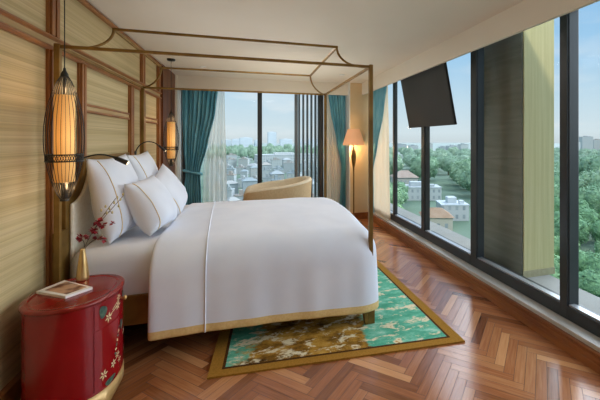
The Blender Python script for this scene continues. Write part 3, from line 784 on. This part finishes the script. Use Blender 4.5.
# ------------------------------------------------------------------ television
tv = thing('television', (2.19, 4.15, 2.05), 'black flat television tilted downwards beneath the pelmet in front of the right windows', 'television')
def tvq(x_off0, x_off1, z_in=0., y_in=0.):
    # tilted slab: top leans into the room
    T, B = (2.105, 2.41), (2.25, 1.676)
    ux, uz = (B[0]-T[0]), (B[1]-T[1]); ln = math.hypot(ux, uz); nx, nz = -uz/ln, ux/ln   # normal towards the glass
    t0 = z_in/ln; a = (T[0]+ux*t0, T[1]+uz*t0); b = (B[0]-ux*t0, B[1]-uz*t0)
    return [(a[0]+nx*x_off0, a[1]+nz*x_off0), (b[0]+nx*x_off0, b[1]+nz*x_off0), (b[0]+nx*x_off1, b[1]+nz*x_off1), (a[0]+nx*x_off1, a[1]+nz*x_off1)]
MB().prism(tvq(.001, .03), 1, 3.534, 4.764).build('housing', M['tv'], tv, .003)
MB().prism(tvq(-.0015, .001, .012), 1, 3.546, 4.752).build('screen', M['tv'], tv)
MB().prism(tvq(.03, .05, .2), 1, 3.9, 4.4).tube([(2.19, 4.15, 2.3), (2.2, 4.15, 2.5)], .02, 8).build('bracket', M['black'], tv)
MB().box((2.15, 4.0, 2.5), (2.26, 4.3, CE)).build('ceiling_plate', M['black'], tv)

# ------------------------------------------------------------------ floor lamp
LX, LY = 1.787, 6.12
fl = thing('floor_lamp', (LX, LY, 0), 'lit floor lamp with pleated peach shade in front of the corner column', 'lamp')
MB().lathe([(0, 0), (.14, 0), (.14, .015), (.05, .035), (.02, .05), (0, .05)], 32, (LX, LY, 0)).build('base', M['gold'], fl)
MB().lathe([(.013, .04), (.013, .95), (.017, .97), (.013, .99), (.017, 1.0), (.036, 1.10), (.045, 1.2), (.034, 1.30), (.012, 1.34), (.018, 1.355), (.01, 1.37), (.01, 1.46)], 20, (LX, LY, 0)).build('pole', M['gold'], fl)
MB().lathe([(.198, 1.405), (.19, 1.44), (.15, 1.58), (.12, 1.66), (.105, 1.70)], 64, (LX, LY, 0), flute=.018).build('lamp_shade', M['floor_shade'], fl)
MB().lathe([(.0, 1.42), (.025, 1.45), (.03, 1.48), (.02, 1.52), (0, 1.53)], 14, (LX, LY, 0)).build('bulb', M['bulb'], fl)

# ------------------------------------------------------------------ tub armchair
AX, AY = .37, 5.72
ac = thing('armchair', (AX, AY, 0), 'cream and tan tub armchair by the back window beyond the bed', 'armchair')
def tub():
    n = 60; mbo = MB(); rows = []
    for i in range(n+1):
        a = math.radians(-158+316*i/n)       # 0 = back (+x)
        cx, cy = math.cos(a), math.sin(a); e = .72
        ex = math.copysign(abs(cx)**e, cx); ey = math.copysign(abs(cy)**e, cy)
        back = .5+.5*cx; top = .735+.165*(back**1.2)
        end = min(1, min(i, n-i)/4); top -= .10*(1-end)**2
        fl_ = .06*back                        # back rakes outwards
        ro = lambda s, f: (AX+(.50-s+f*fl_)*ex, AY+(.40-s+f*fl_*.6)*ey)
        prof = []
        for s, z, f in ((.03, .14, 0), (.0, .3, .3), (-.01, .55, .7), (-.012, top-.03, 1), (0, top-.006, 1), (.02, top, 1), (.055, top-.004, 1), (.075, top-.03, 1), (.085, .6, .8), (.09, .4, .3), (.09, .2, 0)):
            x, y = ro(s, f); prof.append((x, y, z))
        rows.append(prof)
    m = len(rows[0]); vs = [p for r in rows for p in r]
    fo = []; fi = []
    for i in range(n):
        for j in range(m-1):
            (fo if j < 3 else fi).append((i*m+j, (i+1)*m+j, (i+1)*m+j+1, i*m+j+1))
    mb = MB(); mb.v = vs
    for f in fo: mb.f.append(list(f)); mb.m.append(0); mb.sm.append(True)
    for f in fi: mb.f.append(list(f)); mb.m.append(1); mb.sm.append(True)
    for b in (0, n): mb.f.append([b*m+j for j in range(m)]); mb.m.append(0); mb.sm.append(False)
    return mb
tub().build('shell', [M['chair_tan'], M['chair_cream']], ac)
mb = MB(); n = 40
ov = lambda s, z: [(AX-.02+.40*s*math.copysign(abs(math.cos(w))**.7, math.cos(w)), AY+.30*s*math.copysign(abs(math.sin(w))**.7, math.sin(w)), z) for w in [2*PI*i/n for i in range(n)]]
vs = ov(1, .2)+ov(1.02, .4)+ov(.97, .45)+ov(.85, .46)
mb.add(vs, [(j*n+i, j*n+(i+1) % n, (j+1)*n+(i+1) % n, (j+1)*n+i) for j in range(3) for i in range(n)]+[[3*n+i for i in range(n)], list(range(n))[::-1]], 0, True).build('seat_cushion', M['chair_cream'], ac)
for sx in (-1, 1):
    for sy in (-1, 1): MB().tube([(AX+sx*.3, AY+sy*.24, 0), (AX+sx*.26, AY+sy*.2, .2)], [.012, .02], 10).build('leg', M['dark_wood'], ac)

# ------------------------------------------------------------------ outside the building
ZG = -28.
conc = noisy('terrace_concrete', '8a8a83', '979790', (2, 2, 2), .8)
struct('ledge', MB().box((2.40, -3, -.3), (2.96, 7.6, .10)), conc)
pc = thing('facade_pillar', (2.85, 3.25, .1), 'tall cream and grey facade pillar standing on the ledge outside the right windows', 'pillar')
cream_render = noisy('cream_cladding', 'c2b680', 'd0c48f', (30, 30, .8), .7)
dark_render = noisy('grey_cladding', '7c8074', '8a8e82', (2, 2, 20), .6)
def pillar():
    mb = MB(); a, b = (2.636, 2.902), (3.06, 3.75)
    mb.box((a[0], a[1], .1), (b[0], b[1], 4.6))
    mb.m = [0, 0, 0, 0, 1, 1]
    return mb
mb = MB(); mb.box((2.65, 2.902, .1), (3.035, 3.75, 4.6)); mb.build('shaft', cream_render, pc)
MB().box((2.636, 2.915, .1), (2.65, 3.75, 4.6)).build('side_cladding', dark_render, pc)
MB().box((2.636, 2.895, .1), (3.04, 2.902, .17)).build('plinth', noisy('plinth_stone', 'a39a76', 'b0a784', (20, 20, 20), .7), pc)
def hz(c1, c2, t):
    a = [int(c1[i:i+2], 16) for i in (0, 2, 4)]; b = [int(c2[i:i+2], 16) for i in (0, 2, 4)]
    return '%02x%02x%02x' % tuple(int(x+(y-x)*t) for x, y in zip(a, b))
HAZE = 'aab3b4'; THAZE = 'c6d4cc'  # haze tints, mixed into the building and tree colours with depth
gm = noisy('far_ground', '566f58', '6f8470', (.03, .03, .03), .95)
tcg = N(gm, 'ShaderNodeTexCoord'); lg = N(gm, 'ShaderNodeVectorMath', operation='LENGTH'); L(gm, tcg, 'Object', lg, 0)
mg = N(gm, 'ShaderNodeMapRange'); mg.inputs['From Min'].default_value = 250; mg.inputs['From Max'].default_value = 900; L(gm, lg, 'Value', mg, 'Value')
xg = N(gm, 'ShaderNodeMix', data_type='RGBA'); xg.inputs[7].default_value = C('98a49c'); L(gm, mg, 'Result', xg, 0)  # distance haze mixed into the ground colour
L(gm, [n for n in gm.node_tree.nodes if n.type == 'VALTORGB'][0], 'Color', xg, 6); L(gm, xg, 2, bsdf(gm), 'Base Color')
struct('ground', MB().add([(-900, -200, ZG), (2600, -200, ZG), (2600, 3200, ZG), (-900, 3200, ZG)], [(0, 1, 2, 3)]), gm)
def wdir(px, py): 
    c, s = math.cos(YAW), math.sin(YAW); a, b, z = (px-PX)/F, 1., (PY-py)/F
    return Vector((s*b+c*a, c*b-s*a, z))
def at(px, depth): d = wdir(px, 140); return Vector((d.x*depth, d.y*depth, ZG))
# trees: a few crown shapes, copied
def crown(seed):
    """lumpy crown: soft inner masses covered with leaf sprays"""
    rnd = random.Random(seed); mb = MB(); bl = []
    for i in range(8):
        a = rnd.uniform(0, 2*PI); rr_ = rnd.uniform(.3, .55) if i else 0; s = rnd.uniform(.34, .5) if i else .62
        bl.append((Vector((rr_*math.cos(a), rr_*math.sin(a), rnd.uniform(.62, 1.12) if i else .85)), s))
    for o, s in bl:
        bm = bmesh.new(); bmesh.ops.create_icosphere(bm, subdivisions=2, radius=1)
        for v in bm.verts:
            d = v.co.normalized(); v.co = o+d*s*(.9+.25*noise.noise(d*2.5+o*3))
        bm.verts.index_update(); mb.add([v.co[:] for v in bm.verts], [[v.index for v in f.verts] for f in bm.faces], 0, True); bm.free()
        for k_ in range(int(900*s*s*4)):
            d = Vector((rnd.gauss(0, 1), rnd.gauss(0, 1), rnd.gauss(.25, 1))).normalized()
            c = o+d*s*(.9+.25*noise.noise(d*2.5+o*3))*rnd.uniform(.95, 1.12)
            nrm = (d+Vector((rnd.gauss(0, .5), rnd.gauss(0, .5), rnd.gauss(.3, .5)))).normalized()
            u = nrm.cross(Vector((rnd.uniform(-1, 1), rnd.uniform(-1, 1), .3))).normalized(); w = nrm.cross(u); q = rnd.uniform(.03, .065)
            mb.add([c-u*q, c+w*q*.6, c+u*q, c-w*q*.6], [(0, 1, 2, 3)], 0, False)
    return mb
tints = []
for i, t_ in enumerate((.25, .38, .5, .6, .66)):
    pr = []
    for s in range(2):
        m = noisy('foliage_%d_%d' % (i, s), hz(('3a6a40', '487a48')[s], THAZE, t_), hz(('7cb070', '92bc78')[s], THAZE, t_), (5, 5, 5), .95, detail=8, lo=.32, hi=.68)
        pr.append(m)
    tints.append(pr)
protos = []
for s in range(4):
    me = crown(s*11+3)
    protos.append(me)
meshcache = {}
def tree(p, r, ti, label, group, tall=1.):
    s = random.randrange(4); mm = random.randrange(2); key = (s, mm, ti)
    e = empty('tree', p); e.scale = (r, r, r*random.uniform(.85, 1.1)*tall); e.rotation_euler = (0, 0, random.uniform(0, 6.28))
    tag(e, label, 'tree', group)
    if key not in meshcache:
        o = protos[s].build('foliage', tints[ti][mm], recalc=False); o2 = MB().tube([(0, 0, 0), (.02, .01, .4), (0, 0, .8)], [.07, .055, .04], 7).build('trunk', M['trunk'])
        meshcache[key] = (o.data, o2.data)
    else:
        o = bpy.data.objects.new('foliage', meshcache[key][0]); o2 = bpy.data.objects.new('trunk', meshcache[key][1]); COL.objects.link(o); COL.objects.link(o2)
    o.parent = e; o2.parent = e
# buildings
bcache = {}
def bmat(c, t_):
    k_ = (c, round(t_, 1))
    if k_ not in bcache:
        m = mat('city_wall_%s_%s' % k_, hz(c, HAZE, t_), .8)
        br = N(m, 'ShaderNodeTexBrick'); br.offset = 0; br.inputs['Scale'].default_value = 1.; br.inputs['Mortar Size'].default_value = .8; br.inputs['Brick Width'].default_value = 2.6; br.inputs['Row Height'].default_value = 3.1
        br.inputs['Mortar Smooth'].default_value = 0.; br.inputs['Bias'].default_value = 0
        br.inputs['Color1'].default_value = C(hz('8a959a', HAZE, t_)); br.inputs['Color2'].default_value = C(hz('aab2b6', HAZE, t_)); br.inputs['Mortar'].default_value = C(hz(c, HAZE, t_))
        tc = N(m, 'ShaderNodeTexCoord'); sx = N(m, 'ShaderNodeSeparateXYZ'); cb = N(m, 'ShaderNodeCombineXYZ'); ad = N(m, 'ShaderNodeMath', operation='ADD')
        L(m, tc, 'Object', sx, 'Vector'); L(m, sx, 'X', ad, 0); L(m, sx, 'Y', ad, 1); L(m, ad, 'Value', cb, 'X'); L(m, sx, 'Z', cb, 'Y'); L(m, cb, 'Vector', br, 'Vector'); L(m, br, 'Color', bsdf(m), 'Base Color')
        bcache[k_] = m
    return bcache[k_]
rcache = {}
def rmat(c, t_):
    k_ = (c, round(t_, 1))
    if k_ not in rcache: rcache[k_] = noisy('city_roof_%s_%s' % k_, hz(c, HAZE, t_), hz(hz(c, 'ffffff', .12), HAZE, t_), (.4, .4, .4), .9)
    return rcache[k_]
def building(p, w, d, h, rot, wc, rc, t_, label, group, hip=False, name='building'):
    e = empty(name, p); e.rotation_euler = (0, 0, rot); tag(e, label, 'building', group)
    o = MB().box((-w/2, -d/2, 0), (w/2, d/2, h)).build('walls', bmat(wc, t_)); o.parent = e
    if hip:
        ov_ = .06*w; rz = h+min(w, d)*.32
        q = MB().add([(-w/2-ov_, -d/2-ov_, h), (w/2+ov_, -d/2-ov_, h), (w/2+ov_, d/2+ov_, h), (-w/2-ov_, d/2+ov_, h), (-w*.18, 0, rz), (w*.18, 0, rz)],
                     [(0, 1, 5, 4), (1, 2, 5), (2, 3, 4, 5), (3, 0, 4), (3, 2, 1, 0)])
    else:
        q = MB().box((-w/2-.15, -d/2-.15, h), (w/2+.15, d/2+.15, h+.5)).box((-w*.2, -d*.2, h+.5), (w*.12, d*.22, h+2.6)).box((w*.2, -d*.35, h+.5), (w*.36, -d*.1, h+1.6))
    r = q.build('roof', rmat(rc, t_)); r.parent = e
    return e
random.seed(21)
walls = ['c4c4c0', 'b4b8b8', 'cac6bc', 'a8aeb0', 'bcb4a6', '9ca6aa']; roofs = ['9a7a60', '98928a', 'acacaa', '7c8c90', 'a48c78', '8a9492']
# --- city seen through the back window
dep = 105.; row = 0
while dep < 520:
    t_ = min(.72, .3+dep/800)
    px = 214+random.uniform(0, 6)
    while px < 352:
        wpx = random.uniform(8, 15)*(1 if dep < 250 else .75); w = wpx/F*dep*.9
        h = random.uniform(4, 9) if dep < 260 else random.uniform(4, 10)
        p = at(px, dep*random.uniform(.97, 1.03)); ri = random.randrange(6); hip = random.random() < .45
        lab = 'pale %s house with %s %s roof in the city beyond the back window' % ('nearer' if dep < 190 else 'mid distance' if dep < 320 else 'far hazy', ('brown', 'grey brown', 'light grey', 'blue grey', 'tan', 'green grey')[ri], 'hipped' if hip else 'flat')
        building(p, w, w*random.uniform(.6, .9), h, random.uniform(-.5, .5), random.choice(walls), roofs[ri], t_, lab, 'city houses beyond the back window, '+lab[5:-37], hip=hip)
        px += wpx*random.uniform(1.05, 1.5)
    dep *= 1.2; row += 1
for dd, off, rr_ in ((500, 0, 8.5), (585, 4, 9.5), (680, 1, 10.5)):
    px = 212+off
    while px < 352:
        tree(at(px+random.uniform(-1, 1), dd*random.uniform(.97, 1.03)), rr_*random.uniform(.9, 1.1), 4, 'hazy grey green tree in the distant belt beyond the back window', 'distant trees beyond the back window', 1.35)
        px += rr_*1.75/dd*F
p = at(286, 420); building(p, 70, 26, 12, .1, 'd0d2d0', 'c8cac8', .4, 'long low white roofed hall in the hazy distance beyond the back window', None)
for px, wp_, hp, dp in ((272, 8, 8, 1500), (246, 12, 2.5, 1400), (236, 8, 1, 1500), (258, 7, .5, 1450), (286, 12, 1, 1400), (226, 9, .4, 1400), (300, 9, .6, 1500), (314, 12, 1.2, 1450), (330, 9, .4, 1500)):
    p = at(px, dp); building(p, wp_/F*dp, 20, -ZG+hp/F*dp, .15, 'd2dade', 'd2dade', 0., 'tallest pale haze veiled tower on the skyline beyond the back window' if hp == 8 else 'pale haze veiled tower block on the skyline beyond the back window', None if hp == 8 else 'skyline towers beyond the back window', name='tower_block')  # haze put straight into the tower wall and roof colours
# --- park and houses beyond the right hand windows
dep = 62.; row = 0
while dep < 720:
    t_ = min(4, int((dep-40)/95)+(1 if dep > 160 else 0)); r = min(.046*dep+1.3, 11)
    px = 386+random.uniform(0, 8); step = r*2.2/dep*F
    while px < 640:
        ok = True
        if 395 < px < 470 and 100 < dep < 215: ok = random.random() < .35 and dep > 180
        if 395 < px < 478 and dep < 100: ok = False
        if any((at(px, dep)-at(*h_)).length < 17 for h_ in ((418, 176), (404, 215), (436, 118), (452, 132))): ok = False
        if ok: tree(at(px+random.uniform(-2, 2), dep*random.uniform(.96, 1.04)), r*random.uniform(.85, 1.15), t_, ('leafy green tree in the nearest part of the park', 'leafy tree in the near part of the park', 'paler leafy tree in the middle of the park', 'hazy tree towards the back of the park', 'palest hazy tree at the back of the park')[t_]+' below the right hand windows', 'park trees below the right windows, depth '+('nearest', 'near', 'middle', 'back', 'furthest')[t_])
        px += step*random.uniform(.85, 1.15)
    dep *= 1.14; row += 1
building(at(418, 176), 21, 11, 6.0, -.30, 'c6caca', 'b4bcbe', .2, 'long white four storey building among trees below the television', None)
building(at(404, 215), 14, 12, 7, -.2, 'c8c0b4', 'a07c64', .35, 'small white house with reddish roof left of the long white building', None, hip=True)
building(at(436, 118), 9.5, 8, 4.2, -.35, 'c8c0b0', '9c7a5c', .1, 'small house with brown hipped roof below the long white building', None, hip=True)
building(at(452, 132), 10, 9, 5.5, -.3, 'c8caca', 'c4ccd0', .15, 'white flat roofed house beside the brown hipped roof house', None)
bi = 0
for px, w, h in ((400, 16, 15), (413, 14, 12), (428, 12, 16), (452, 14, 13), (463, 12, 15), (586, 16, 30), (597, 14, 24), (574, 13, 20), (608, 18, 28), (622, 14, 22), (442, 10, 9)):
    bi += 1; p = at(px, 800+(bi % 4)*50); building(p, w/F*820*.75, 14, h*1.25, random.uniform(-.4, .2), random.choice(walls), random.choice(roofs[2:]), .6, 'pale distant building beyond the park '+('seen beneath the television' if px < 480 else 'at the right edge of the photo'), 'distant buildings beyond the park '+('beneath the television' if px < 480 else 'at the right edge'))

# ------------------------------------------------------------------ world and lights
wd = bpy.data.worlds.new('sky'); bpy.context.scene.world = wd; wd.use_nodes = True; nt = wd.node_tree; nt.nodes.clear()
class W: node_tree = nt
o = N(W, 'ShaderNodeOutputWorld'); bg = N(W, 'ShaderNodeBackground'); bg.inputs['Strength'].default_value = 1.
tc = N(W, 'ShaderNodeTexCoord'); sp_ = N(W, 'ShaderNodeSeparateXYZ'); L(W, tc, 'Generated', sp_, 'Vector')
cr = N(W, 'ShaderNodeValToRGB'); el = cr.color_ramp.elements
el[0].position = 0.; el[0].color = C('cfdde2'); el[1].position = .75; el[1].color = C('6ca8e0')
for p_, c_ in ((.02, 'd6e6ec'), (.10, 'c6e0ee'), (.22, 'a4d0f0'), (.42, '88bdeb')):
    q = el.new(p_); q.color = C(c_)
L(W, sp_, 'Z', cr, 'Fac')
mp = N(W, 'ShaderNodeMapping'); mp.inputs['Scale'].default_value = (3.2, 3.2, 13); nz = N(W, 'ShaderNodeTexNoise'); nz.inputs['Scale'].default_value = 1.; nz.inputs['Detail'].default_value = 6
mp.inputs['Location'].default_value = (1.3, 0, .4)
L(W, tc, 'Generated', mp, 'Vector'); L(W, mp, 'Vector', nz, 'Vector')
cl = N(W, 'ShaderNodeMapRange'); cl.inputs['From Min'].default_value = .56; cl.inputs['From Max'].default_value = .72; cl.inputs['To Max'].default_value = .85; L(W, nz, 'Fac', cl, 'Value')
low = N(W, 'ShaderNodeValToRGB'); e2 = low.color_ramp.elements; e2[0].position = .0; e2[0].color = (0, 0, 0, 1); e2[1].position = .3; e2[1].color = (.15, .15, .15, 1); q = e2.new(.05); q.color = (1, 1, 1, 1); q = e2.new(.12); q.color = (.6, .6, .6, 1)
L(W, sp_, 'Z', low, 'Fac'); mu = N(W, 'ShaderNodeMath', operation='MULTIPLY'); L(W, cl, 'Result', mu, 0); L(W, low, 'Color', mu, 1)
mx = N(W, 'ShaderNodeMix', data_type='RGBA'); mx.inputs[7].default_value = C('f2f4f5'); L(W, mu, 'Value', mx, 0); L(W, cr, 'Color', mx, 6); L(W, mx, 2, bg, 'Color'); L(W, bg, 'Background', o, 'Surface')

def light(name, kind, loc, energy, color=(1, 1, 1), size=.1, rot=(0, 0, 0), **kw):
    l = bpy.data.lights.new(name, kind); l.energy = energy; l.color = color
    if kind in ('POINT', 'SPOT'): l.shadow_soft_size = size
    if kind == 'AREA': l.size = size
    for a, b in kw.items(): setattr(l, a, b)
    ob = bpy.data.objects.new(name, l); ob.location = loc; ob.rotation_euler = rot; COL.objects.link(ob); return ob
su = light('sun', 'SUN', (0, 0, 30), 1.7, (1, .96, .88)); su.data.angle = .12
ds = light('sky_glow', 'SUN', (6, 0, 30), 7., (.86, .93, 1.)); ds.data.angle = 1.5
ds.rotation_euler = Vector((-.84, -.12, -.50)).to_track_quat('-Z', 'Y').to_euler()
su.rotation_euler = Vector((.42, .62, -.66)).to_track_quat('-Z', 'Y').to_euler()
WARM = (1, .62, .30)
light('pendant_glow', 'POINT', (-1.02, 2.45, 1.22), 2.2, WARM, .03)
light('pendant_glow_up', 'POINT', (-1.02, 2.45, 1.79), 1.6, WARM, .03)
light('far_pendant_glow', 'POINT', (-1.018, 5.2, 1.22), 2., WARM, .03)
light('far_pendant_glow_up', 'POINT', (-1.018, 5.2, 1.77), 1.5, WARM, .03)
light('floor_lamp_glow', 'POINT', (LX, LY+.08, 1.385), 13, WARM, .04)
light('floor_lamp_glow_up', 'POINT', (LX, LY, 1.74), 1.2, WARM, .04)
light('reading_glow', 'SPOT', (-.855, 4.22, 1.33), 3, (1, .75, .5), .02, (0, D(25), 0), spot_size=1.4, spot_blend=.6)
for x, y in ((-.674, 5.59), (1.438, 5.61)): light('downlight_glow', 'SPOT', (x, y, CE-.02), 18, (1, .85, .68), .04, spot_size=1.9, spot_blend=.8)
for x, y in ((.3, 1.2), (.3, 3.6), (-.4, .4)): light('overhead_fill', 'AREA', (x, y, CE-.02), 12 if y > 3 else 1.5, (1, .96, .92), .7)  # added overhead fill for the bed and room, no fixture there
light('ceiling_bounce_fill', 'AREA', (.4, .6, 2.0), 14, (.94, .97, 1.), 1.4, (PI, 0, 0))  # added fill aimed upwards to brighten the ceiling, no lamp there
light('ceiling_bounce_fill', 'AREA', (.1, 3.3, 1.7), 5.5, (.94, .97, 1.), 2.2, (PI, 0, 0))  # second added upward fill, over the bed
light('ceiling_bounce_fill', 'AREA', (.6, 5.3, 1.2), 14, (1, .95, .88), .8, (PI, 0, 0))  # third added upward fill, towards the back window

sc = bpy.context.scene
sc.view_settings.view_transform = 'Standard'; sc.view_settings.look = 'None'; sc.view_settings.exposure = 0.0
sc.cycles.use_denoising = True
sc.cycles.max_bounces = 10; sc.cycles.diffuse_bounces = 6; sc.cycles.transparent_max_bounces = 16
sc.cycles.caustics_reflective = False; sc.cycles.caustics_refractive = False
sc.cycles.sample_clamp_indirect = 6
